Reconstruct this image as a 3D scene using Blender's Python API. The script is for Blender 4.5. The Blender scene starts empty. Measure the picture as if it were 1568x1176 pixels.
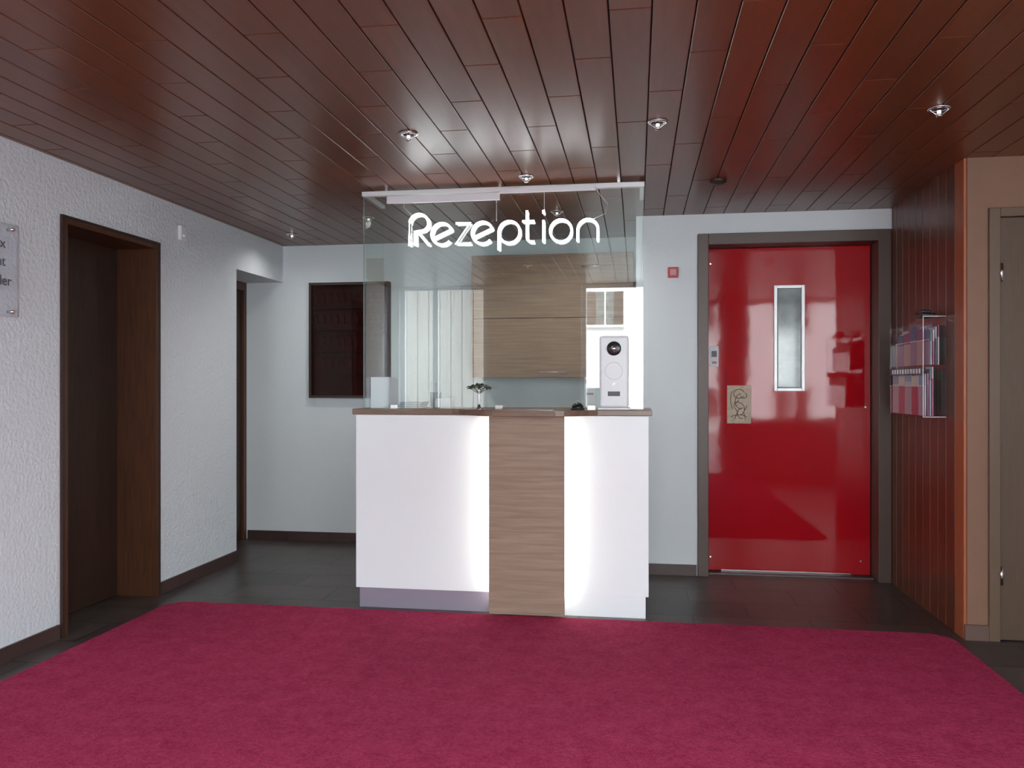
import bpy, bmesh, math, random
from mathutils import Vector, Matrix
random.seed(7)
S = bpy.context.scene
S.view_settings.view_transform = 'Standard'
S.view_settings.look = 'None'
S.view_settings.exposure = 0.0

# ---------------------------------------------------------------- materials
def new_mat(name):
    m = bpy.data.materials.new(name); m.use_nodes = True
    nt = m.node_tree
    return m, nt, nt.nodes['Principled BSDF']

def mat(name, col, rough=0.5, metal=0.0, var=0.0, vscale=8, bump=0.0, bscale=60, spec=0.5, coat=0.0,
        emit=None, estr=0.0, stretch=(1,1,1), bdist=0.01, col2=None, alpha=None):
    m, nt, b = new_mat(name)
    b.inputs['Base Color'].default_value = (*col, 1)
    b.inputs['Roughness'].default_value = rough
    b.inputs['Metallic'].default_value = metal
    b.inputs['Specular IOR Level'].default_value = spec
    b.inputs['Coat Weight'].default_value = coat
    if alpha is not None: b.inputs['Alpha'].default_value = alpha
    if coat: b.inputs['Coat Roughness'].default_value = 0.05
    if emit:
        b.inputs['Emission Color'].default_value = (*emit, 1)
        b.inputs['Emission Strength'].default_value = estr
    if var or bump or col2:
        g = nt.nodes.new('ShaderNodeNewGeometry')
        mp = nt.nodes.new('ShaderNodeMapping'); mp.inputs['Scale'].default_value = stretch
        nt.links.new(g.outputs['Position'], mp.inputs['Vector'])
    if var or col2:
        n = nt.nodes.new('ShaderNodeTexNoise'); n.inputs['Scale'].default_value = vscale
        n.inputs['Detail'].default_value = 6; n.inputs['Roughness'].default_value = 0.6
        nt.links.new(mp.outputs['Vector'], n.inputs['Vector'])
        r = nt.nodes.new('ShaderNodeValToRGB')
        r.color_ramp.elements[0].position = 0.32; r.color_ramp.elements[1].position = 0.68
        c2 = col2 if col2 else tuple(min(1, c*(1+var)) for c in col)
        c1 = col if col2 else tuple(c*(1-var) for c in col)
        r.color_ramp.elements[0].color = (*c1, 1); r.color_ramp.elements[1].color = (*c2, 1)
        nt.links.new(n.outputs['Fac'], r.inputs['Fac'])
        nt.links.new(r.outputs['Color'], b.inputs['Base Color'])
    if bump:
        n2 = nt.nodes.new('ShaderNodeTexNoise'); n2.inputs['Scale'].default_value = bscale
        n2.inputs['Detail'].default_value = 4
        nt.links.new(mp.outputs['Vector'], n2.inputs['Vector'])
        bp = nt.nodes.new('ShaderNodeBump'); bp.inputs['Strength'].default_value = bump
        bp.inputs['Distance'].default_value = bdist
        nt.links.new(n2.outputs['Fac'], bp.inputs['Height'])
        nt.links.new(bp.outputs['Normal'], b.inputs['Normal'])
        if coat: nt.links.new(bp.outputs['Normal'], b.inputs['Coat Normal'])
    return m

def plank_mat(name, c1, c2, rough, stretch, gscale=6, island=0.35, coat=0.0, spec=0.5):
    m, nt, b = new_mat(name)
    g = nt.nodes.new('ShaderNodeNewGeometry')
    mp = nt.nodes.new('ShaderNodeMapping'); mp.inputs['Scale'].default_value = stretch
    nt.links.new(g.outputs['Position'], mp.inputs['Vector'])
    ad = nt.nodes.new('ShaderNodeVectorMath'); ad.operation = 'ADD'
    ms = nt.nodes.new('ShaderNodeMath'); ms.operation = 'MULTIPLY'; ms.inputs[1].default_value = 37
    nt.links.new(g.outputs['Random Per Island'], ms.inputs[0])
    nt.links.new(mp.outputs['Vector'], ad.inputs[0]); nt.links.new(ms.outputs[0], ad.inputs[1])
    n = nt.nodes.new('ShaderNodeTexNoise'); n.inputs['Scale'].default_value = gscale
    n.inputs['Detail'].default_value = 6; n.inputs['Distortion'].default_value = 0.3
    nt.links.new(ad.outputs[0], n.inputs['Vector'])
    r = nt.nodes.new('ShaderNodeValToRGB')
    r.color_ramp.elements[0].position = 0.3; r.color_ramp.elements[1].position = 0.7
    r.color_ramp.elements[0].color = (*c1, 1); r.color_ramp.elements[1].color = (*c2, 1)
    nt.links.new(n.outputs['Fac'], r.inputs['Fac'])
    hsv = nt.nodes.new('ShaderNodeHueSaturation')
    mr = nt.nodes.new('ShaderNodeMapRange')
    mr.inputs['To Min'].default_value = 1-island; mr.inputs['To Max'].default_value = 1+island
    nt.links.new(g.outputs['Random Per Island'], mr.inputs['Value'])
    nt.links.new(mr.outputs[0], hsv.inputs['Value'])
    nt.links.new(r.outputs['Color'], hsv.inputs['Color'])
    nt.links.new(hsv.outputs['Color'], b.inputs['Base Color'])
    b.inputs['Roughness'].default_value = rough
    b.inputs['Specular IOR Level'].default_value = spec
    b.inputs['Coat Weight'].default_value = coat
    b.inputs['Coat Roughness'].default_value = 0.15
    return m

def glass_mat(name, ior=1.6, tint=(0.93, 0.96, 0.95)):
    # thin clear sheet: straight-through transmission plus fresnel mirror, same strength from both sides
    m = bpy.data.materials.new(name); m.use_nodes = True
    nt = m.node_tree; nt.nodes.clear()
    o = nt.nodes.new('ShaderNodeOutputMaterial')
    t = nt.nodes.new('ShaderNodeBsdfTransparent'); t.inputs['Color'].default_value = (*tint, 1)
    gl = nt.nodes.new('ShaderNodeBsdfGlossy'); gl.inputs['Roughness'].default_value = 0.0
    gl.inputs['Color'].default_value = (1, 1, 1, 1)
    f = nt.nodes.new('ShaderNodeFresnel')
    g = nt.nodes.new('ShaderNodeNewGeometry')
    mr = nt.nodes.new('ShaderNodeMapRange'); mr.inputs['To Min'].default_value = ior; mr.inputs['To Max'].default_value = 1/ior
    nt.links.new(g.outputs['Backfacing'], mr.inputs['Value']); nt.links.new(mr.outputs[0], f.inputs['IOR'])
    mx = nt.nodes.new('ShaderNodeMixShader')
    nt.links.new(f.outputs[0], mx.inputs[0]); nt.links.new(t.outputs[0], mx.inputs[1])
    nt.links.new(gl.outputs[0], mx.inputs[2]); nt.links.new(mx.outputs[0], o.inputs[0])
    return m

M_wall = mat('plaster_white', (0.70, 0.74, 0.765), 0.85, bump=0.6, bscale=50, bdist=0.014, spec=0.2)
M_wallb = mat('plaster_back', (0.70, 0.745, 0.765), 0.85, bump=0.2, bscale=70, bdist=0.006, spec=0.2)
M_ceil = plank_mat('ceiling_varnished_wood', (0.135, 0.040, 0.014), (0.170, 0.052, 0.018), 0.29, (10, 0.8, 1), 4, 0.07, spec=0.5)
M_ceilbk = mat('ceiling_backing', (0.012, 0.005, 0.003), 0.8)
M_side = plank_mat('side_cladding_wood', (0.095, 0.027, 0.013), (0.15, 0.042, 0.019), 0.35, (1, 10, 1), 5, 0.10, coat=0.12)
M_side2 = plank_mat('side_cladding_orange', (0.32, 0.085, 0.030), (0.40, 0.112, 0.040), 0.4, (1, 10, 1), 5, 0.0)
M_tan = mat('tan_wall', (0.24, 0.125, 0.078), 0.6, var=0.05, vscale=5)
M_olive = mat('olive_door', (0.105, 0.064, 0.039), 0.5, var=0.08, stretch=(12,12,1))
M_olivef = mat('olive_frame', (0.14, 0.088, 0.055), 0.45)
M_dbrown = mat('dark_brown_wood', (0.030, 0.012, 0.006), 0.45, var=0.35, vscale=5, stretch=(12,12,1))
M_jamb = mat('brown_jamb_wood', (0.075, 0.027, 0.011), 0.4, var=0.3, vscale=5, stretch=(14,14,1))
M_trimd = mat('dark_trim', (0.035, 0.016, 0.010), 0.5)
M_base = mat('skirting_tile', (0.065, 0.036, 0.032), 0.4, var=0.25, vscale=4)
M_elframe = mat('elevator_frame_paint', (0.085, 0.052, 0.040), 0.4)
M_red = mat('red_gloss_paint', (0.40, 0.0005, 0.006), 0.6, coat=0.75, bump=0.04, bscale=2.2, bdist=0.03, spec=0.05)
M_chrome = mat('brushed_steel', (0.75, 0.75, 0.76), 0.22, 1.0)
M_thr = mat('worn_threshold', (0.12, 0.10, 0.10), 0.5, 1.0)
M_alu = mat('aluminium_white', (0.8, 0.8, 0.8), 0.35, 0.2)
M_white = mat('white_laminate', (0.89, 0.94, 0.96), 0.4)
M_plas = mat('white_plastic', (0.78, 0.79, 0.8), 0.35)
M_plinthg = mat('grey_plinth', (0.30, 0.265, 0.33), 0.35)
M_oak = plank_mat('oak_laminate', (0.27, 0.180, 0.125), (0.37, 0.260, 0.190), 0.5, (1.2, 1.2, 22), 3, 0.0)
M_oak2 = plank_mat('cabinet_wood', (0.19, 0.115, 0.072), (0.29, 0.185, 0.12), 0.5, (1.2, 1.2, 22), 3, 0.05)
M_top = mat('countertop_wood', (0.20, 0.125, 0.085), 0.3, var=0.2, vscale=4, stretch=(1,10,10))
M_black = mat('black_plastic', (0.012, 0.012, 0.013), 0.25)
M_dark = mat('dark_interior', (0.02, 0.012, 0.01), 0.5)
M_board = mat('key_board_red_brown', (0.045, 0.014, 0.009), 0.5, var=.3)
M_dglass = mat('dark_glass', (0.10, 0.12, 0.12), 0.08, coat=0.6, var=0.5, vscale=6)
M_glass = glass_mat('clear_glass', 1.66, (0.95, 0.98, 0.965))
M_acr = glass_mat('acrylic', 1.28, (0.97, 0.97, 0.98))
M_edge = mat('glass_edge', (0.35, 0.45, 0.42), 0.2)
M_neon = mat('neon_white', (1, 1, 1), 0.3, emit=(0.93, 0.97, 1.0), estr=11)
M_led = mat('led_strip', (1, 1, 1), 0.4, emit=(1.0, 0.97, 0.86), estr=46)
M_paper = mat('paper', (0.75, 0.76, 0.8), 0.7)
M_beige = mat('beige_plate', (0.46, 0.36, 0.26), 0.5, var=0.15, vscale=40)
M_ink = mat('brown_ink', (0.12, 0.06, 0.04), 0.6)
M_grey = mat('grey_lettering', (0.10, 0.10, 0.11), 0.5)
M_fire = mat('alarm_red', (0.45, 0.02, 0.03), 0.35)
M_fern = mat('dark_metal_leaves', (0.06, 0.08, 0.055), 0.4, 0.2, var=0.4, vscale=60)

# carpet
def carpet_mat():
    m, nt, b = new_mat('red_carpet_pile')
    g = nt.nodes.new('ShaderNodeNewGeometry')
    n = nt.nodes.new('ShaderNodeTexNoise'); n.inputs['Scale'].default_value = 60; n.inputs['Detail'].default_value = 8
    n.inputs['Roughness'].default_value = 0.85
    n3 = nt.nodes.new('ShaderNodeTexNoise'); n3.inputs['Scale'].default_value = 11; n3.inputs['Detail'].default_value = 5
    nt.links.new(g.outputs['Position'], n.inputs['Vector']); nt.links.new(g.outputs['Position'], n3.inputs['Vector'])
    ad = nt.nodes.new('ShaderNodeMath'); ad.operation = 'MULTIPLY_ADD'; ad.inputs[1].default_value = 0.20
    nt.links.new(n3.outputs['Fac'], ad.inputs[0])
    mu = nt.nodes.new('ShaderNodeMath'); mu.operation = 'MULTIPLY'; mu.inputs[1].default_value = 0.80
    nt.links.new(n.outputs['Fac'], mu.inputs[0]); nt.links.new(mu.outputs[0], ad.inputs[2])
    r = nt.nodes.new('ShaderNodeValToRGB')
    r.color_ramp.elements[0].position = 0.36; r.color_ramp.elements[0].color = (0.27, 0.009, 0.050, 1)
    r.color_ramp.elements[1].position = 0.66; r.color_ramp.elements[1].color = (0.54, 0.065, 0.150, 1)
    nt.links.new(ad.outputs[0], r.inputs['Fac']); nt.links.new(r.outputs['Color'], b.inputs['Base Color'])
    b.inputs['Roughness'].default_value = 0.9; b.inputs['Specular IOR Level'].default_value = 0.10
    n2 = nt.nodes.new('ShaderNodeTexNoise'); n2.inputs['Scale'].default_value = 150
    nt.links.new(g.outputs['Position'], n2.inputs['Vector'])
    bp = nt.nodes.new('ShaderNodeBump'); bp.inputs['Strength'].default_value = 0.9; bp.inputs['Distance'].default_value = 0.008
    nt.links.new(n2.outputs['Fac'], bp.inputs['Height']); nt.links.new(bp.outputs['Normal'], b.inputs['Normal'])
    return m
M_carpet = carpet_mat()

def tile_mat():
    m, nt, b = new_mat('dark_slate_tiles')
    g = nt.nodes.new('ShaderNodeNewGeometry')
    br = nt.nodes.new('ShaderNodeTexBrick'); br.offset = 0.5
    br.inputs['Scale'].default_value = 1.0
    br.inputs['Brick Width'].default_value = 0.6; br.inputs['Row Height'].default_value = 0.3
    br.inputs['Mortar Size'].default_value = 0.006
    br.inputs['Color1'].default_value = (0.065, 0.049, 0.045, 1); br.inputs['Color2'].default_value = (0.110, 0.084, 0.075, 1)
    br.inputs['Mortar'].default_value = (0.02, 0.016, 0.014, 1)
    nt.links.new(g.outputs['Position'], br.inputs['Vector'])
    n = nt.nodes.new('ShaderNodeTexNoise'); n.inputs['Scale'].default_value = 7; n.inputs['Detail'].default_value = 8
    nt.links.new(g.outputs['Position'], n.inputs['Vector'])
    mx = nt.nodes.new('ShaderNodeMix'); mx.data_type = 'RGBA'; mx.blend_type = 'MULTIPLY'; mx.inputs[0].default_value = 0.6
    nt.links.new(br.outputs['Color'], mx.inputs[6]); nt.links.new(n.outputs['Fac'], mx.inputs[7])
    nt.links.new(mx.outputs[2], b.inputs['Base Color'])
    b.inputs['Roughness'].default_value = 0.35
    return m
M_tile = tile_mat()

# ---------------------------------------------------------------- geometry helpers
def link(o): S.collection.objects.link(o); return o

def multibox(name, boxes, mats, parent=None, bevel=0.0):
    bm = bmesh.new()
    xs = [c for b in boxes for c in b[0:2]]; ys = [c for b in boxes for c in b[2:4]]; zs = [c for b in boxes for c in b[4:6]]
    c = Vector(((min(xs)+max(xs))/2, (min(ys)+max(ys))/2, min(zs)))
    for b in boxes:
        x0, x1, y0, y1, z0, z1 = b[:6]; mi = b[6] if len(b) > 6 else 0
        vs = [bm.verts.new(Vector(p)-c) for p in [(x0,y0,z0),(x1,y0,z0),(x1,y1,z0),(x0,y1,z0),(x0,y0,z1),(x1,y0,z1),(x1,y1,z1),(x0,y1,z1)]]
        for f in [(0,3,2,1),(4,5,6,7),(0,1,5,4),(1,2,6,5),(2,3,7,6),(3,0,4,7)]:
            fc = bm.faces.new([vs[i] for i in f]); fc.material_index = mi
    me = bpy.data.meshes.new(name); bm.to_mesh(me); bm.free()
    if not isinstance(mats, (list, tuple)): mats = [mats]
    for m in mats: me.materials.append(m)
    o = bpy.data.objects.new(name, me); o.location = c; link(o)
    if bevel:
        md = o.modifiers.new('bevel', 'BEVEL'); md.width = bevel; md.segments = 2; md.limit_method = 'ANGLE'
    if parent: put(o, parent)
    return o

def box(name, x0, x1, y0, y1, z0, z1, m, parent=None, bevel=0.0):
    return multibox(name, [(x0,x1,y0,y1,z0,z1)], m, parent, bevel)

def group(name, x, y, z):
    e = bpy.data.objects.new(name, None); e.empty_display_size = 0.1; e.location = (x, y, z); return link(e)

def put(o, p):
    o.parent = p; o.location = o.location - p.location

def cyl(name, x, y, z, r1, r2, h, m, parent=None, axis='Z', seg=32, smooth=True):
    bm = bmesh.new()
    bmesh.ops.create_cone(bm, cap_ends=True, segments=seg, radius1=r1, radius2=r2, depth=h)
    if axis == 'Y': bmesh.ops.rotate(bm, verts=bm.verts, matrix=Matrix.Rotation(math.pi/2, 3, 'X'))
    if axis == 'X': bmesh.ops.rotate(bm, verts=bm.verts, matrix=Matrix.Rotation(math.pi/2, 3, 'Y'))
    me = bpy.data.meshes.new(name); bm.to_mesh(me); bm.free(); me.materials.append(m)
    if smooth:
        for p in me.polygons: p.use_smooth = len(p.vertices) == 4
    o = bpy.data.objects.new(name, me); o.location = (x, y, z); link(o)
    if parent: put(o, parent)
    return o

def lathe(name, x, y, z, prof, m, parent=None, axis='Z', seg=40):
    bm = bmesh.new(); rings = []
    for r, h in prof:
        ring = []
        for i in range(seg):
            a = 2*math.pi*i/seg; ring.append(bm.verts.new((r*math.cos(a), r*math.sin(a), h)))
        rings.append(ring)
    for a, b in zip(rings, rings[1:]):
        for i in range(seg):
            bm.faces.new([a[i], a[(i+1) % seg], b[(i+1) % seg], b[i]])
    bmesh.ops.remove_doubles(bm, verts=bm.verts, dist=1e-6)
    bmesh.ops.recalc_face_normals(bm, faces=bm.faces)
    if axis == 'Y': bmesh.ops.rotate(bm, verts=bm.verts, matrix=Matrix.Rotation(math.pi/2, 3, 'X'))
    me = bpy.data.meshes.new(name); bm.to_mesh(me); bm.free(); me.materials.append(m)
    for p in me.polygons: p.use_smooth = True
    o = bpy.data.objects.new(name, me); o.location = (x, y, z); link(o)
    if parent: put(o, parent)
    return o

def tubes(name, paths, r, m, loc=(0,0,0), parent=None):
    cu = bpy.data.curves.new(name, 'CURVE'); cu.dimensions = '3D'; cu.bevel_depth = r; cu.bevel_resolution = 3; cu.use_fill_caps = True
    for pts in paths:
        cyc = len(pts) > 3 and (Vector(pts[0])-Vector(pts[-1])).length < 1e-6
        if cyc: pts = pts[:-1]
        sp = cu.splines.new('POLY'); sp.points.add(len(pts)-1)
        for p, q in zip(sp.points, pts): p.co = (*q, 1)
        sp.use_cyclic_u = cyc
    cu.materials.append(m)
    o = bpy.data.objects.new(name, cu); o.location = loc; link(o)
    if parent: put(o, parent)
    return o

def text(name, s, size, loc, rot, m, parent=None, align='LEFT', ext=0.001):
    cu = bpy.data.curves.new(name, 'FONT'); cu.body = s; cu.size = size; cu.extrude = ext; cu.align_x = align
    cu.materials.append(m)
    o = bpy.data.objects.new(name, cu); o.location = loc; o.rotation_euler = rot; link(o)
    if parent: put(o, parent)
    return o

# ---------------------------------------------------------------- room dims
XL, XR2, YB, YE, YF = -2.80, 1.585, 6.20, 5.44, -0.12
H = 2.355
WT = 0.31
XR = 3.0

box('floor', -3.45, 3.25, -0.32, 6.4, -0.12, 0.0, M_tile)
def rounded_rect(name, x0, x1, y0, y1, z0, z1, r, m):
    bm = bmesh.new(); pts = [(x0, y0), (x1, y0)]
    for i in range(7):
        a = math.pi/2*i/6; pts.append((x1-r+r*math.cos(a), y1-r+r*math.sin(a)))
    for i in range(7):
        a = math.pi/2+math.pi/2*i/6; pts.append((x0+r+r*math.cos(a), y1-r+r*math.sin(a)))
    vs = [bm.verts.new((x, y, z0)) for x, y in pts]; f = bm.faces.new(vs)
    e = bmesh.ops.extrude_face_region(bm, geom=[f])
    bmesh.ops.translate(bm, verts=[v for v in e['geom'] if isinstance(v, bmesh.types.BMVert)], vec=(0, 0, z1-z0))
    bmesh.ops.recalc_face_normals(bm, faces=bm.faces)
    me = bpy.data.meshes.new(name); bm.to_mesh(me); bm.free(); me.materials.append(m)
    return link(bpy.data.objects.new(name, me))
rounded_rect('carpet', -2.62, 1.53, -0.08, 4.325, 0.0005, 0.010, 0.12, M_carpet)

# ceiling planks
def ceiling():
    bm = bmesh.new(); w, L, g = 0.128, 1.05, 0.0045
    x = 0.047 - w*26; k = 0
    while x < XR+0.15:
        y = YF-0.25 - (k*0.35 % L)
        while y < 6.35:
            x0, x1 = x+g/2, x+w-g/2; y0, y1 = max(y, YF-0.2)+g/2, min(y+L, 6.4)-g/2
            if y1 - y0 > 0.02:
                b = 0.002
                lo = [bm.verts.new(p) for p in [(x0+b, y0+b, H), (x1-b, y0+b, H), (x1-b, y1-b, H), (x0+b, y1-b, H)]]
                hi = [bm.verts.new(p) for p in [(x0, y0, H+b), (x1, y0, H+b), (x1, y1, H+b), (x0, y1, H+b)]]
                tp = [bm.verts.new(p) for p in [(x0, y0, H+.014), (x1, y0, H+.014), (x1, y1, H+.014), (x0, y1, H+.014)]]
                bm.faces.new(lo[::-1])
                for A, B in ((lo, hi), (hi, tp)):
                    for i in range(4): bm.faces.new([A[i], A[(i+1) % 4], B[(i+1) % 4], B[i]])
            y += L
        x += w; k += 1
    me = bpy.data.meshes.new('ceiling_planks'); bm.to_mesh(me); bm.free(); me.materials.append(M_ceil)
    p = link(bpy.data.objects.new('planks', me))
    e = group('ceiling', 0, 3, H)
    put(p, e)
    box('backing_slab', -3.5, 3.3, -0.4, 6.5, H+0.0145, H+0.25, M_ceilbk, e)
ceiling()

# walls
multibox('wall_left', [(XL-WT, XL, YF, 3.649, 0, H), (XL-WT, XL, 3.649, 4.453, 2.07, H),
                       (XL-WT, XL, 4.453, 5.426, 0, H), (XL-WT, XL, 5.426, YB, 2.065, H)], M_wall)
multibox('wall_back', [(-3.42, 0.14, YB, YB+0.18, 0, H)], M_wallb)
multibox('wall_back_right', [(0.0, 0.14, YE+0.16, YB, 0, H), (0.0, 0.395, YE, YE+0.16, 0, H), (0.395, 1.60, YE, YE+0.16, 2.224, H)], M_wallb)
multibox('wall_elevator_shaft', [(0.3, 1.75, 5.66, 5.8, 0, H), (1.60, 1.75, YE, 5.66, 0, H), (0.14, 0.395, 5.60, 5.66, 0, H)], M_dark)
multibox('wall_right', [(XR, XR+0.2, YF, 4.28, 0, H)], M_wall)
multibox('wall_right_front', [(XR2+0.015, 1.70, 4.28, 4.40, 0, H), (1.70, 2.62, 4.28, 4.40, 2.10, H), (2.62, XR+0.2, 4.28, 4.40, 0, H),
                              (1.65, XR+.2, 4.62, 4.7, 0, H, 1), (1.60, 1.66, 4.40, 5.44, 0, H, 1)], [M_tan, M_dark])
def cladding():
    b = []; y = 4.28; w = 0.116; k = 0
    while y < 5.42:
        y1 = min(y+w, YE-0.022)
        b.append((XR2, XR2+0.014, y+0.002, y1-0.002, 0.0, H, 1 if k == 0 else 0)); y += w; k += 1
    multibox('trim_1', b, [M_side, M_side2], bevel=0.002)
cladding()

def facade(y0, y1):
    ops = [(-2.68, -1.66, 0.75), (-0.60, 1.15, 0.0), (1.45, 2.85, 0.75)]
    zt = 2.345; b = []; x = -3.11
    for a, c, s in ops:
        b.append((x, a, y0, y1, 0, H))
        if s > 0: b.append((a, c, y0, y1, 0, s))
        b.append((a, c, y0, y1, zt, H)); x = c
    b.append((x, XR+0.2, y0, y1, 0, H))
    multibox('wall_front', b, M_wallb)
    for i, (a, c, s) in enumerate(ops):
        f = 0.05; ym = (y0+y1)/2
        bb = [(a, a+f, ym-.03, ym+.03, s, zt), (c-f, c, ym-.03, ym+.03, s, zt), (a, c, ym-.03, ym+.03, zt-0.025, zt), (a, c, ym-.03, ym+.03, s, s+f)]
        if i == 0: bb += [(-2.30, -2.24, ym-.03, ym+.03, s, zt)]
        if i == 2: bb += [(2.12, 2.18, ym-.03, ym+.03, s, zt)]
        multibox('window_%d' % (i+1), bb, M_plas)
        l = bpy.data.lights.new('window_portal', 'AREA'); l.shape = 'RECTANGLE'; l.size = c-a; l.size_y = zt-s
        l.cycles.is_portal = True
        o = bpy.data.objects.new('window_portal_%d' % (i+1), l); o.location = ((a+c)/2, y0-0.01, (s+zt)/2)
        o.rotation_euler = (math.pi/2, 0, 0); link(o)
facade(-0.32, YF)

def skirt(name, segs):
    b = []
    for (x0, x1, y0, y1) in segs:
        lx, ly = x1-x0, y1-y0
        n = max(1, round(max(lx, ly)/0.33))
        for i in range(n):
            if lx > ly: b.append((x0+lx*i/n+.001, x0+lx*(i+1)/n-.001, y0, y1, 0, 0.072))
            else: b.append((x0, x1, y0+ly*i/n+.001, y0+ly*(i+1)/n-.001, 0, 0.072))
    multibox(name, b, M_base, bevel=0.001)
skirt('baseboard_left', [(XL, XL+0.012, YF, 3.62), (XL, XL+0.012, 4.48, 5.426)])
skirt('baseboard_back', [(-3.1, 0.0, YB-0.012, YB)])
skirt('baseboard_back_right', [(0.0, 0.39, YE-0.012, YE)])
box('baseboard_right', XR2+0.002, 1.70, 4.268, 4.28, 0, 0.075, mat('tan_skirt', (0.14, 0.08, 0.065), 0.5))

# ---------------------------------------------------------------- left doors
d1 = group('door_1', -3.0, 4.05, 0)
box('leaf', -3.075, -3.035, 3.66, 4.44, 0.005, 2.05, M_dbrown, d1)
multibox('frame', [(-3.10, XL+0.012, 4.425, 4.4529, 0, 2.07), (-3.10, XL+0.012, 3.6491, 3.675, 0, 2.07), (-3.10, XL+0.012, 3.675, 4.425, 2.045, 2.0699)], M_jamb, d1)
multibox('architrave', [(XL+0.0005, XL+0.016, 3.632, 3.649, 0, 2.085), (XL+0.0005, XL+0.016, 4.453, 4.468, 0, 2.085), (XL+0.0005, XL+0.016, 3.649, 4.453, 2.070, 2.085)], M_trimd, d1)
h = tubes('handle', [[(-3.035, 3.76, 1.05), (-2.985, 3.76, 1.05), (-2.985, 3.88, 1.05)]], 0.009, M_chrome); put(h, d1)
d2 = group('door_2', -3.15, 5.8, 0)
box('leaf', -3.17, -3.13, 5.47, 6.15, 0.005, 2.0, M_dbrown, d2)
multibox('frame', [(-3.2, -3.112, 5.40, 5.47, 0, 2.07), (-3.2, -3.112, 6.15, 6.1999, 0, 2.07), (-3.2, -3.112, 5.47, 6.15, 2.0, 2.07)], M_jamb, d2)
cyl('knob', -3.11, 5.56, 1.05, 0.018, 0.018, 0.04, M_chrome, d2, axis='X')
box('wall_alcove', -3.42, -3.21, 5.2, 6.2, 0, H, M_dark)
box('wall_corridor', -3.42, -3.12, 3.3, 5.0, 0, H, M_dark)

d3 = group('door_3', 2.15, 4.3, 0)
box('leaf', 1.745, 2.58, 4.285, 4.325, 0.005, 2.06, M_olive, d3, 0.002)
multibox('frame', [(1.695, 1.745, 4.262, 4.40, 0, 2.105), (2.58, 2.63, 4.262, 4.40, 0, 2.105), (1.745, 2.58, 4.262, 4.40, 2.062, 2.105)], M_olivef, d3, 0.003)
for i, z in enumerate((0.32, 1.79)):
    cyl('hinge_%d' % (i+1), 1.752, 4.272, z, 0.009, 0.009, 0.09, M_chrome, d3)
cyl('handle_rose', 2.52, 4.279, 1.05, 0.025, 0.025, 0.012, M_chrome, d3, axis='Y')
h = tubes('lever', [[(2.52, 4.28, 1.05), (2.52, 4.235, 1.05), (2.41, 4.235, 1.05)]], 0.009, M_chrome); put(h, d3)

# ---------------------------------------------------------------- elevator door
ed = group('elevator_door', 0.985, 5.5, 0)
multibox('frame', [(0.396, 0.464, 5.415, 5.62, 0, 2.224), (1.506, 1.584, 5.415, 5.62, 0, 2.224), (0.464, 1.506, 5.415, 5.62, 2.152, 2.2239)], M_elframe, ed, 0.003)
LY = 5.58
multibox('leaf', [(0.47, 0.898, LY, LY+.04, 0.012, 2.148), (1.092, 1.50, LY, LY+.04, 0.012, 2.148),
                  (0.898, 1.092, LY, LY+.04, 0.012, 1.203), (0.898, 1.092, LY, LY+.04, 1.899, 2.148)], M_red, ed)
t = 0.02
multibox('window_frame', [(0.898, 0.898+t, LY-.012, LY+.02, 1.203, 1.899), (1.092-t, 1.092, LY-.012, LY+.02, 1.203, 1.899),
                          (0.898+t, 1.092-t, LY-.012, LY+.02, 1.203, 1.203+t), (0.898+t, 1.092-t, LY-.012, LY+.02, 1.899-t, 1.899)], M_alu, ed, 0.002)
box('window_pane', 0.918, 1.072, LY+0.012, LY+0.02, 1.223, 1.879, M_dglass, ed)
multibox('window_inner_trim', [(0.918, 0.927, LY+0.004, LY+0.012, 1.223, 1.879), (0.918, 1.072, LY+0.004, LY+0.012, 1.223, 1.231)], M_black, ed)
box('threshold', 0.47, 1.50, 5.50, LY+.02, 0.0, 0.010, M_thr, ed)
box('kick_edge', 0.56, 1.38, LY-0.004, LY, 0.012, 0.018, M_chrome, ed)
multibox('notice', [(0.486, 0.542, LY-.004, LY, 1.366, 1.503, 0), (0.497, 0.531, LY-.006, LY-.004, 1.43, 1.47, 1), (0.50, 0.53, LY-.006, LY-.004, 1.385, 1.40, 2)], [M_paper, M_grey, M_fire], ed)
box('picture_plate', 0.597, 0.752, LY-.006, LY, 0.988, 1.241, M_beige, ed, 0.002)
def arc(cx, cz, rx, rz, a0, a1, n=14):
    return [(cx+rx*math.cos(math.radians(a0+(a1-a0)*i/n)), 0, cz+rz*math.sin(math.radians(a0+(a1-a0)*i/n))) for i in range(n+1)]
hp = [arc(0.0, 0.07, 0.035, 0.03, 20, 330), arc(0.015, 0.02, 0.04, 0.05, 90, 270), arc(-0.01, -0.03, 0.045, 0.045, -60, 120),
      arc(0.02, -0.06, 0.03, 0.035, 80, 280), arc(-0.035, 0.03, 0.02, 0.06, 100, 260), arc(0.0, -0.085, 0.05, 0.015, 0, 180),
      arc(0.03, 0.06, 0.02, 0.02, 180, 420), [(-0.03, 0, -0.1), (-0.01, 0, -0.05), (-0.035, 0, -0.01), (0.0, 0, 0.03)],
      [(0.04, 0, -0.1), (0.03, 0, -0.05), (0.05, 0, -0.01)]]
h = tubes('picture_drawing', hp, 0.0022, M_ink, (0.6745, LY-.007, 1.115)); put(h, ed)
for i, (x, z) in enumerate(((0.49, 0.1), (1.44, 0.1), (1.47, 1.1), (0.49, 2.05))):
    cyl('screw_%d' % (i+1), x, LY-.002, z, 0.006, 0.006, 0.006, M_chrome, ed, 'Y', 12)

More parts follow.
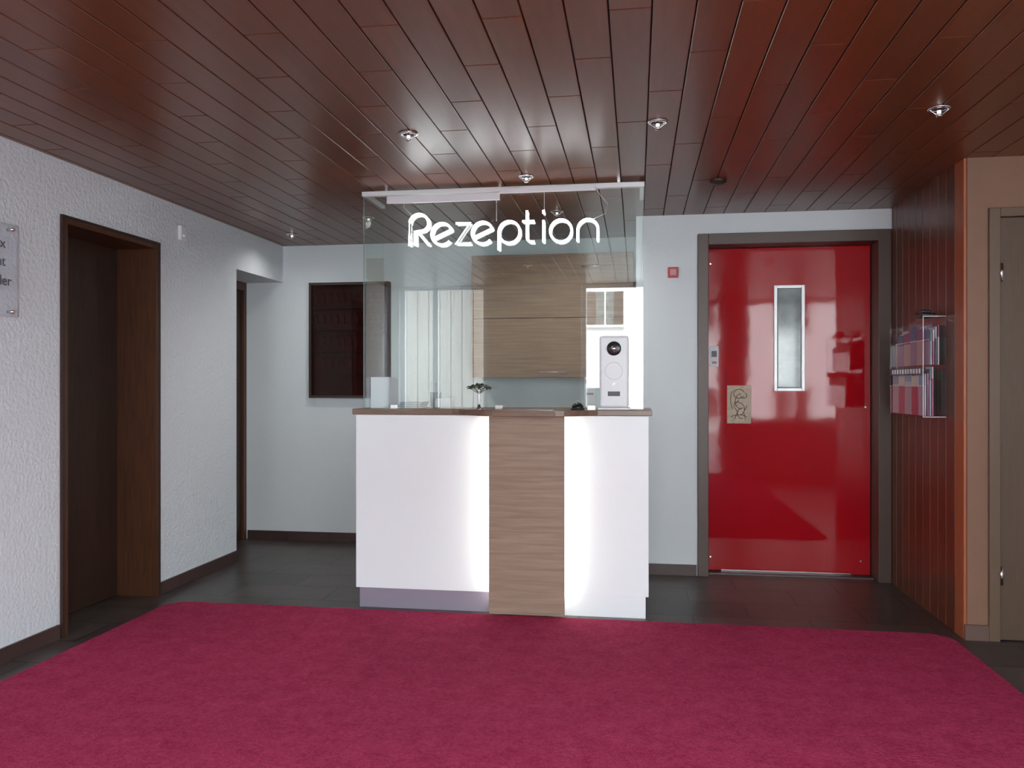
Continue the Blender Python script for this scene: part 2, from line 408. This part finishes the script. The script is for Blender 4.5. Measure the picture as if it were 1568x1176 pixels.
fa = group('fire_alarm_call_point', 0.245, 5.43, 1.98)
multibox('housing', [(0.205, 0.272, 5.415, YE, 1.945, 2.012)], M_fire, fa, 0.004)
multibox('panel', [(0.220, 0.257, 5.411, 5.415, 1.960, 1.997)], mat('alarm_pane', (0.5, 0.2, 0.2), 0.3), fa)

# ---------------------------------------------------------------- counter
rc = group('reception_counter', -0.75, 4.6, 0)
multibox('carcass', [(-1.53, 0.045, 4.425, 4.80, 0.0, 1.078)], M_white, rc)
box('front_panel_left', -1.555, -0.72, 4.402, 4.422, 0.110, 1.078, M_white, rc, 0.001)
box('front_panel_right', -0.44, 0.066, 4.402, 4.422, 0.115, 1.078, M_white, rc, 0.001)
box('front_panel_core', -0.72, -0.44, 4.41, 4.424, 0.02, 1.078, M_white, rc)
box('side_panel_left', -1.555, -1.535, 4.423, 4.82, 0.110, 1.078, M_white, rc)
box('side_panel_right', 0.046, 0.066, 4.423, 4.82, 0.115, 1.078, M_white, rc)
box('plinth_left', -1.535, -0.72, 4.408, 4.424, 0.0, 0.1095, M_plinthg, rc)
box('plinth_right', -0.44, 0.05, 4.405, 4.424, 0.0, 0.1145, M_white, rc)
box('oak_panel', -0.785, -0.377, 4.335, 4.355, 0.011, 1.079, M_oak, rc, 0.001)
multibox('panel_spacer', [(-0.72, -0.44, 4.355, 4.41, 0.011, 1.078)], M_white, rc)
multibox('led_strips', [(-0.762, -0.750, 4.3555, 4.360, 0.11, 1.06), (-0.412, -0.400, 4.3555, 4.360, 0.11, 1.06)], M_led, rc)
def ctop():
    pts = [(-1.572, 4.385)]
    n = 20
    pts.append((-1.02, 4.385))
    for i in range(n+1):
        s = i/n; x = -1.0+0.84*s
        k = min(1, min(s, 1-s)/0.30); k = k*k*(3-2*k)
        pts.append((x, 4.385-0.165*k))
    pts += [(-0.14, 4.385), (0.084, 4.385), (0.084, 4.84), (-1.572, 4.84)]
    bm = bmesh.new(); vs = [bm.verts.new((x, y, 1.080)) for x, y in pts]; f = bm.faces.new(vs)
    e = bmesh.ops.extrude_face_region(bm, geom=[f])
    bmesh.ops.translate(bm, verts=[v for v in e['geom'] if isinstance(v, bmesh.types.BMVert)], vec=(0, 0, 0.031))
    bmesh.ops.recalc_face_normals(bm, faces=bm.faces)
    me = bpy.data.meshes.new('countertop'); bm.to_mesh(me); bm.free(); me.materials.append(M_top)
    o = link(bpy.data.objects.new('countertop', me))
    md = o.modifiers.new('b', 'BEVEL'); md.width = 0.003; md.segments = 2; md.limit_method = 'ANGLE'
    put(o, rc)
ctop()
CT = 1.111
box('steel_inlay', -0.70, -0.44, 4.24, 4.42, CT-0.001, CT+0.002, M_chrome, rc, 0.001)
CT = 1.1115

# glass screen
gp = group('glass_partition', -0.75, 4.45, CT)
box('pane', -1.527, 0.038, 4.452, 4.460, CT+0.003, 2.315, M_glass, gp)
multibox('pane_edges', [(-1.529, -1.527, 4.452, 4.460, CT+.003, 2.315), (0.038, 0.040, 4.452, 4.460, CT+.003, 2.315)], M_edge, gp)
box('top_rail', -1.535, 0.045, 4.440, 4.472, 2.312, 2.338, M_alu, gp, 0.002)
multibox('side_rail', [(-1.535, -1.51, 4.472, 4.80, 2.318, 2.338), (0.02, 0.045, 4.472, 4.80, 2.318, 2.338)], M_alu, gp)
box('side_pane_left', -1.524, -1.516, 4.475, 4.80, CT+0.003, 2.318, M_glass, gp)
multibox('clamps', [(x-0.02, x+0.02, 4.450, 4.466, CT+.0005, CT+0.02) for x in (-1.35, -0.75, -0.24)], M_chrome, gp)
multibox('hanger', [(-0.75, -0.735, 4.446, 4.466, 2.338, H), (-1.4, -1.385, 4.446, 4.466, 2.338, H), (-0.1, -0.085, 4.446, 4.466, 2.338, H)], M_chrome, gp)

# neon sign
def neon():
    s = 0.00365; P = []
    def A(cx, cy, rx, ry, a0, a1, n=22): return [(cx+rx*math.cos(math.radians(a0+(a1-a0)*i/n)), cy+ry*math.sin(math.radians(a0+(a1-a0)*i/n))) for i in range(n+1)]
    P.append([(2, 0), (2, 34)] + A(17, 33, 15, 15, 178, 0, 16) + A(19, 33, 13, 11, -5, -90, 8) + [(11, 22), (16, 20), (33, 0)])
    P.append([(11, 0), (11, 22)])
    def e(cx): return [(cx-13, 10), (cx+14, 22)] + A(cx, 16.5, 16, 16.5, 22, 318, 30)
    P.append(e(53)); 
    P.append([(75, 32), (97, 32), (75, 1), (98, 1)])
    P.append(e(116))
    P.append([(141, -10), (141, 17)]); P.append(A(157, 16.5, 16, 16.5, 180, 540, 32))
    P.append([(184, 48), (184, 8)] + A(191, 8, 7, 7, 180, 270, 6) + [(195, 1)]); P.append([(177, 32), (195, 32)])
    P.append([(209, 0), (209, 33)]); P.append([(209, 43), (209, 48)])
    P.append(A(235, 16.5, 16, 16.5, 0, 360, 32))
    P.append([(260, 0), (260, 17)] + A(275, 17, 15, 15.5, 180, 0, 18) + [(290, 17), (290, 0)])
    g = group('neon_sign', -0.73, 4.44, 2.02)
    paths = [[(x*s, 0, y*s) for x, y in p] for p in P]
    o = tubes('letters', paths, 0.0066, M_neon, (-1.262, 4.443-0.012, 2.024)); put(o, g)
    o = tubes('cables', [[(0.02, 0, 0.17), (-0.03, 0.0, 0.22), (-0.02, 0, 0.29)], [(1.03, 0, 0.12), (1.10, 0, 0.15), (1.11, 0, 0.2), (1.04, 0, 0.29)],
                         [(0.5, 0, 0.125), (0.5, 0, 0.29)], [(0.765, 0, 0.18), (0.765, 0, 0.29)]], 0.0012, M_alu, (-1.262, 4.443, 2.024)); put(o, g)
    multibox('transformer_box', [(-1.385, -0.742, 4.425, 4.439, 2.262, 2.304), (-0.742, -0.215, 4.425, 4.439, 2.298, 2.330)], M_plas, g, 0.002)
neon()

# ---------------------------------------------------------------- things on counter
M_disp = mat('dispenser_white', (0.80, 0.82, 0.84), 0.35)
dc = group('intercom_panel', -0.12, 4.42, CT)
box('body', -0.194, -0.040, 4.405, 4.440, CT+0.012, 1.508, M_disp, dc, 0.012)
box('foot', -0.204, -0.030, 4.392, 4.446, CT, CT+0.012, M_disp, dc, 0.004)
lathe('lens_ring', -0.117, 4.404, 1.440, [(0.0, 0), (0.038, 0), (0.038, 0.008), (0.032, 0.012), (0.0, 0.012)], M_black, dc, 'Y')
lathe('lens', -0.117, 4.391, 1.440, [(0.0, 0.006), (0.010, 0.005), (0.014, 0.0)], M_chrome, dc, 'Y')
h = tubes('ring', [arc(0, 0, 0.046, 0.046, 0, 360, 36)], 0.0022, M_alu, (-0.117, 4.404, 1.32)); put(h, dc)
multibox('label', [(-0.150, -0.085, 4.402, 4.405, 1.185, 1.21)], M_grey, dc)
cyl('button', -0.117, 4.402, 1.25, 0.008, 0.008, 0.006, M_alu, dc, 'Y')
cs = group('card_stand', -0.25, 4.58, CT)
multibox('card', [(-0.285, -0.225, 4.575, 4.580, CT+.008, 1.29, 0), (-0.28, -0.23, 4.573, 4.575, 1.25, 1.275, 1), (-0.275, -0.235, 4.573, 4.575, 1.19, 1.2, 2)], [M_paper, M_fire, M_grey], cs)
box('foot', -0.285, -0.225, 4.56, 4.60, CT, CT+.008, M_acr, cs)
db = group('document_box', -1.48, 4.6, CT)
multibox('box_shell', [(-1.512, -1.40, 4.53, 4.536, CT, 1.29), (-1.512, -1.40, 4.694, 4.70, CT, 1.29), (-1.512, -1.506, 4.536, 4.694, CT, 1.29), (-1.406, -1.40, 4.536, 4.694, CT, 1.29), (-1.506, -1.406, 4.536, 4.694, CT, CT+.006)], M_paper, db)
multibox('papers', [(-1.50+i*.02, -1.49+i*.02, 4.545, 4.69, CT+.006, 1.275-i*.004) for i in range(4)], M_paper, db)
bs = group('brochure_stack', -1.3, 4.6, CT)
bb = [(-1.37+.004*i, -1.23+.003*i, 4.53+.002*i, 4.72, CT+.0005+.006*i, CT+.006*(i+1)-.001, i % 2) for i in range(6)]
multibox('sheets', bb, [M_paper, mat('blue_grey_card', (0.35, 0.42, 0.52), 0.5)], bs)
pt = group('business_card_holder', -1.1, 4.55, CT)
multibox('tray', [(-1.15, -1.03, 4.54, 4.60, CT, CT+.006), (-1.15, -1.03, 4.60, 4.605, CT, CT+.07), (-1.15, -1.145, 4.54, 4.60, CT, CT+.04), (-1.035, -1.03, 4.54, 4.60, CT, CT+.04)], M_acr, pt)
multibox('cards', [(-1.14, -1.04, 4.585-.006*i, 4.588-.006*i, CT+.006, CT+.056-.004*i) for i in range(5)], M_paper, pt)
gb = group('pen_cup', -1.165, 4.68, CT)
lathe('cup', -1.165, 4.68, CT, [(0, 0), (.03, 0), (.034, .09), (.030, .09), (.027, .005), (0, .005)], mat('grey_cup', (.35, .38, .42), .3), gb)
h = tubes('pens', [[(-.01, 0, .01), (-.025, 0, .15)], [(.01, 0.01, .01), (.022, .01, .14)], [(0, -.01, .01), (.004, -.015, .145)]], 0.004, M_paper, (-1.165, 4.68, CT)); put(h, gb)

# metal leaf ornament
bo = group('leaf_table_ornament', -0.84, 4.34, CT)
lathe('base', -0.84, 4.34, CT, [(0, 0), (.03, 0), (.03, .004), (.012, .010), (.006, .03), (.004, .10), (.008, .115), (0, .12)], M_chrome, bo)
def leaves():
    bm = bmesh.new()
    for i in range(110):
        a = random.uniform(0, 6.283); r = 0.066*math.sqrt(random.random())
        zz = .018*(1-(r/.07)**2)*1.4
        T = Matrix.Translation((r*math.cos(a), r*math.sin(a)*0.7, zz+random.uniform(-.006, .008))) @ Matrix.Rotation(a, 4, 'Z') @ Matrix.Rotation(random.uniform(-.7, .8), 4, 'Y') @ Matrix.Diagonal((.011, .006, .0022, 1))
        bmesh.ops.create_icosphere(bm, subdivisions=1, radius=1, matrix=T)
    me = bpy.data.meshes.new('leaves'); bm.to_mesh(me); bm.free(); me.materials.append(M_fern)
    o = link(bpy.data.objects.new('leaves', me)); o.location = (-0.84, 4.34, CT+.110); put(o, bo)
leaves()
h = tubes('branches', [[(0, 0, .085), (.05*math.cos(a), .035*math.sin(a), .116)] for a in [i*math.pi/3 for i in range(6)]], .0022, M_chrome, (-0.84, 4.34, CT)); put(h, bo)

rb = group('reception_bell', -0.308, 4.37, CT)
lathe('base', -0.308, 4.37, CT, [(0, 0), (.038, 0), (.038, .006), (.032, .011), (0, .011)], M_black, rb)
lathe('dome', -0.308, 4.37, CT+.012, [(.033, 0)]+[(.033*math.cos(a), .027*math.sin(a)) for a in [i*math.pi/20 for i in range(1, 10)]]+[(0, .027)], M_black, rb)
lathe('button', -0.308, 4.37, CT+.037, [(0, 0), (.003, 0), (.003, .006), (.007, .008), (.005, .012), (0, .013)], M_chrome, rb)

# ---------------------------------------------------------------- back office cabinet
kc = group('wall_cabinet', -0.60, 6.0, 1.297)
box('carcass', -1.185, -0.02, 5.872, 6.199, 1.30, 2.186, M_dbrown, kc)
box('flap_upper', -1.188, -0.018, 5.85, 5.870, 1.7285, 2.186, M_oak2, kc, .0015)
box('flap_lower', -1.188, -0.018, 5.85, 5.870, 1.297, 1.7245, M_oak2, kc, .0015)
for i, z in enumerate((1.335, 2.09)):
    x = -0.60 if i == 0 else -0.28
    h = tubes('handle_%d' % (i+1), [[(x-.10, 5.852, z), (x-.10, 5.825, z), (x+.10, 5.825, z), (x+.10, 5.852, z)]], .005, M_chrome); put(h, kc)
kb = group('key_cabinet', -2.23, 6.15, 1.14)
multibox('frame', [(-2.559, -1.904, 6.14, 6.199, 1.14, 1.16), (-2.559, -1.904, 6.14, 6.199, 2.03, 2.05), (-2.559, -2.539, 6.14, 6.199, 1.16, 2.03), (-1.924, -1.904, 6.14, 6.199, 1.16, 2.03)], M_trimd, kb)
box('back_board', -2.539, -1.924, 6.175, 6.199, 1.16, 2.03, M_board, kb)
multibox('shelves', [(-2.539, -1.924, 6.15, 6.175, z, z+.008) for z in (1.33, 1.50, 1.67, 1.84)], M_dbrown, kb)
kk = []
for r_, z in enumerate((1.46, 1.63, 1.80, 1.97)):
    for i in range(11): 
        x = -2.51+i*.055; kk.append((x, x+.022, 6.155, 6.165, z-.075, z-.02)); kk.append((x+.009, x+.013, 6.158, 6.175, z-.02, z))
multibox('key_tags', kk, mat('key_tag_red', (0.08, 0.014, 0.010), 0.35), kb)
box('glass_front', -2.539, -1.924, 6.142, 6.146, 1.16, 2.03, glass_mat('tinted_glass', 1.3, (.72, .6, .58)), kb)

# ---------------------------------------------------------------- brochure rack on side wall
br = group('brochure_rack', 1.53, 4.78, 1.08)
X0 = 1.47
multibox('acrylic_shell', [(1.581, 1.584, 4.50, 5.06, 1.08, 1.61), (X0, 1.581, 4.50, 4.504, 1.08, 1.60), (X0, 1.581, 5.056, 5.06, 1.08, 1.60),
                           (X0, 1.581, 4.504, 5.056, 1.08, 1.084), (X0, 1.474, 4.504, 5.056, 1.084, 1.24), (1.50, 1.504, 4.504, 5.056, 1.35, 1.48),
                           (1.50, 1.581, 4.504, 5.056, 1.346, 1.35)], M_acr, br)
multibox('acrylic_edges', [(X0-.001, X0+.001, 4.499, 4.503, 1.08, 1.60), (X0, 1.581, 4.498, 4.5, 1.599, 1.602), (X0, 1.581, 4.498, 4.5, 1.078, 1.081), (X0-.001, X0+.001, 4.50, 5.056, 1.238, 1.241), (1.499, 1.501, 4.50, 5.056, 1.479, 1.482)], M_alu, br)
cols = [mat('leaflet_%d' % i, c, 0.45) for i, c in enumerate([(.55, .55, .60), (.30, .08, .16), (.33, .38, .48), (.52, .12, .18), (.12, .15, .24), (.65, .60, .52)])]
lb = []
for tier, (zb, zh) in enumerate(((1.085, .24), (1.351, .20))):
    for i in range(5):
        y = 4.512+i*.109
        for k in range(4):
            xx = (1.482 if tier == 0 else 1.510)+k*.012
            z1 = zb+zh+.008*k-random.random()*.03
            ci = (i*3+k+tier*2) % 6
            lb.append((xx, xx+.006, y, y+.10, zb, z1-.06, ci)); lb.append((xx, xx+.006, y, y+.10, z1-.06, z1, (ci+2) % 6))
multibox('leaflets', lb, cols, br)
multibox('title_strip', [(1.466, 1.470, 4.51, 5.05, 1.30, 1.335, 0)] + [(1.463, 1.466, 4.53+.045*i, 4.55+.045*i, 1.305, 1.33, 1) for i in range(11)], [M_grey, M_paper], br)
multibox('sunglasses_box', [(1.49, 1.56, 4.58, 4.70, 1.603, 1.625), (1.50, 1.55, 4.62, 4.72, 1.625, 1.645)], M_black, br, .006)

# ---------------------------------------------------------------- left wall items
sg = group('directory_sign', -2.79, 3.10, 1.55)
box('plate', -2.782, -2.777, 2.88, 3.335, 1.556, 1.965, M_acr, sg, .001)
multibox('plate_edge', [(-2.7825, -2.7765, 3.335, 3.3375, 1.556, 1.965), (-2.7825, -2.7765, 2.88, 3.335, 1.965, 1.967), (-2.7825, -2.7765, 2.88, 3.335, 1.554, 1.556)], mat('acrylic_edge', (.45, .45, .48), .3), sg)
for i, (y, z) in enumerate(((3.295, 1.945), (3.295, 1.575), (2.92, 1.945), (2.92, 1.575))):
    cyl('pin_%d' % (i+1), -2.783, y, z, .008, .008, .034, M_chrome, sg, 'X', 20)
for i, (s_, z) in enumerate((('Relax', 1.855), ('Restaurant', 1.775), ('Keller', 1.69))):
    o = text('line_%d' % (i+1), s_, 0.064, (-2.776, 3.255+.035*(i == 2), z), (math.pi/2, 0, math.pi/2), M_grey, sg, 'RIGHT')
ts = group('motion_sensor', -2.79, 4.67, 1.98)
multibox('body', [(-2.7995, -2.775, 4.675, 4.735, 2.14, 2.23)], M_plas, ts, .005)
lathe('lens', -2.775, 4.705, 2.17, [(0, -.012), (.012, -.01), (.014, 0), (.012, .01), (0, .012)], M_alu, ts)

# ---------------------------------------------------------------- ceiling spots
M_bulb = mat('halogen_bulb', (1, 1, 1), 0.2, emit=(1, .95, .85), estr=1.2)
def spot(x, y, watts=0):
    g = group('ceiling_spotlight', x, y, H)
    lathe('ring', x, y, H, [(.024, 0), (.042, 0), (.043, -.004), (.038, -.007), (.026, -.007), (.024, 0)], M_chrome, g)
    lathe('socket', x, y, H, [(0, -.001), (.023, -.001), (.020, -.002), (0, -.002)], M_black, g)
    cyl('stem', x, y, H-.014, .005, .005, .028, M_chrome, g, seg=16)
    lathe('cap', x, y, H-.030, [(0, -.007), (.010, -.005), (.013, 0), (.010, .004), (0, .005)], M_chrome, g)
    cyl('capsule', x, y, H-.016, .0075, .0075, .012, M_bulb, g, seg=16)
    h = tubes('struts', [[(-.036, 0, -.006), (-.01, 0, -.026)], [(.036, 0, -.006), (.01, 0, -.026)]], .0018, M_chrome, (x, y, H)); put(h, g)
    if watts:
        l = bpy.data.lights.new('spot_fill_lamp', 'SPOT'); l.energy = watts; l.color = (1, .99, .97); l.shadow_soft_size = .03  # fill light for the dark back area
        l.spot_size = math.radians(165); l.spot_blend = 1.0
        o = bpy.data.objects.new('fill_lamp', l); o.location = (x, y, H-.045); link(o); put(o, g)
for x, y, wt in ((-.992, 3.49, 0), (.09, 3.49, 0), (1.20, 3.49, 0), (-.577, 4.30, 0), (-2.506, 5.70, 7), (-1.75, 5.2, 26), (-.5, 5.2, 24), (-.992, 1.4, 0), (.09, 1.4, 0), (1.2, 1.4, 0)):  # the two strongest are added fixtures, put in to brighten the back office
    spot(x, y, wt)
sd = group('smoke_detector', .44, 4.545, H)
lathe('body', .44, 4.545, H, [(.045, 0), (.045, -.012), (.03, -.022), (0, -.024)], M_dbrown, sd)

# ---------------------------------------------------------------- outside
box('ground_outside', -25, 25, -30, -0.33, -0.3, -0.08, mat('paving', (0.26, 0.26, 0.25), 0.9, var=.15, vscale=3))
hs = group('neighbour_house', 0, -14, 0)
M_house = mat('house_render', (0.80, 0.81, 0.80), 0.9, bump=.1, bscale=30)
M_shut = mat('shutter_brown', (0.07, 0.05, 0.045), 0.6)
M_roof = mat('roof_tiles', (0.14, 0.05, 0.035), 0.8, var=.3, vscale=12)
M_timber = mat('grey_barn_timber', (0.17, 0.15, 0.135), 0.8, var=.3, vscale=3, stretch=(8, 8, 1))
box('walls', -3.6, 7, -19, -12, -0.08, 5.2, M_house, hs)
multibox('timber_barn_wing', [(-9+.3*i, -8.72+.3*i, -19, -12.05, -0.08, 5.2) for i in range(18)], M_timber, hs)
wb = []
for cx in (-0.78, 1.7, 4.2):
    for z in (0.3, 2.75):
        wb += [(cx-.22, cx+.22, -12, -11.98, z, z+.85, 1), (cx-.46, cx-.23, -12, -11.95, z, z+.85, 0), (cx+.23, cx+.46, -12, -11.95, z, z+.85, 0), (cx-.02, cx+.02, -11.98, -11.96, z, z+.85, 2), (cx-.5, cx+.5, -12, -11.9, z-.06, z, 2)]
multibox('windows_and_shutters', wb, [M_shut, M_dglass, M_house], hs)
def roof():
    bm = bmesh.new()
    p = [(-9.5, -11.3, 4.9), (-9.5, -15.5, 7.6), (-9.5, -19.7, 4.9), (7.5, -11.3, 4.9), (7.5, -15.5, 7.6), (7.5, -19.7, 4.9)]
    v = [bm.verts.new(q) for q in p]
    for f in ((0, 3, 4, 1), (1, 4, 5, 2), (0, 1, 2), (3, 5, 4), (0, 2, 5, 3)): bm.faces.new([v[i] for i in f])
    bmesh.ops.recalc_face_normals(bm, faces=bm.faces)
    me = bpy.data.meshes.new('roof'); bm.to_mesh(me); bm.free(); me.materials.append(M_roof)
    put(link(bpy.data.objects.new('roof', me)), hs)
roof()

# ---------------------------------------------------------------- world + sun
w = bpy.data.worlds.new('sky'); S.world = w; w.use_nodes = True
nt = w.node_tree; bg = nt.nodes['Background']
tc = nt.nodes.new('ShaderNodeTexCoord'); sx = nt.nodes.new('ShaderNodeSeparateXYZ')
nt.links.new(tc.outputs['Generated'], sx.inputs[0])
rp = nt.nodes.new('ShaderNodeValToRGB')
rp.color_ramp.elements[0].position = 0.0; rp.color_ramp.elements[0].color = (0.92, 0.975, 1.0, 1)
rp.color_ramp.elements[1].position = 0.8; rp.color_ramp.elements[1].color = (0.72, 0.86, 1.0, 1)
nt.links.new(sx.outputs['Z'], rp.inputs['Fac']); nt.links.new(rp.outputs['Color'], bg.inputs['Color'])
bg.inputs['Strength'].default_value = 14.5
sl = bpy.data.lights.new('sun', 'SUN'); sl.energy = 19; sl.angle = 0.01; sl.color = (1, .99, .96)
so = bpy.data.objects.new('sun', sl); so.location = (3, 10, 12)
so.rotation_euler = Vector((-0.35, -1, -0.85)).to_track_quat('-Z', 'Y').to_euler(); link(so)

# ---------------------------------------------------------------- camera
cam = bpy.data.cameras.new('camera'); cam.sensor_width = 36; cam.lens = 1250/1568*36; cam.clip_start = 0.02
co = bpy.data.objects.new('camera', cam); co.location = (0, 0, 1.25)
co.rotation_euler = (math.pi/2, 0, math.atan(0.152)); link(co)
S.camera = co
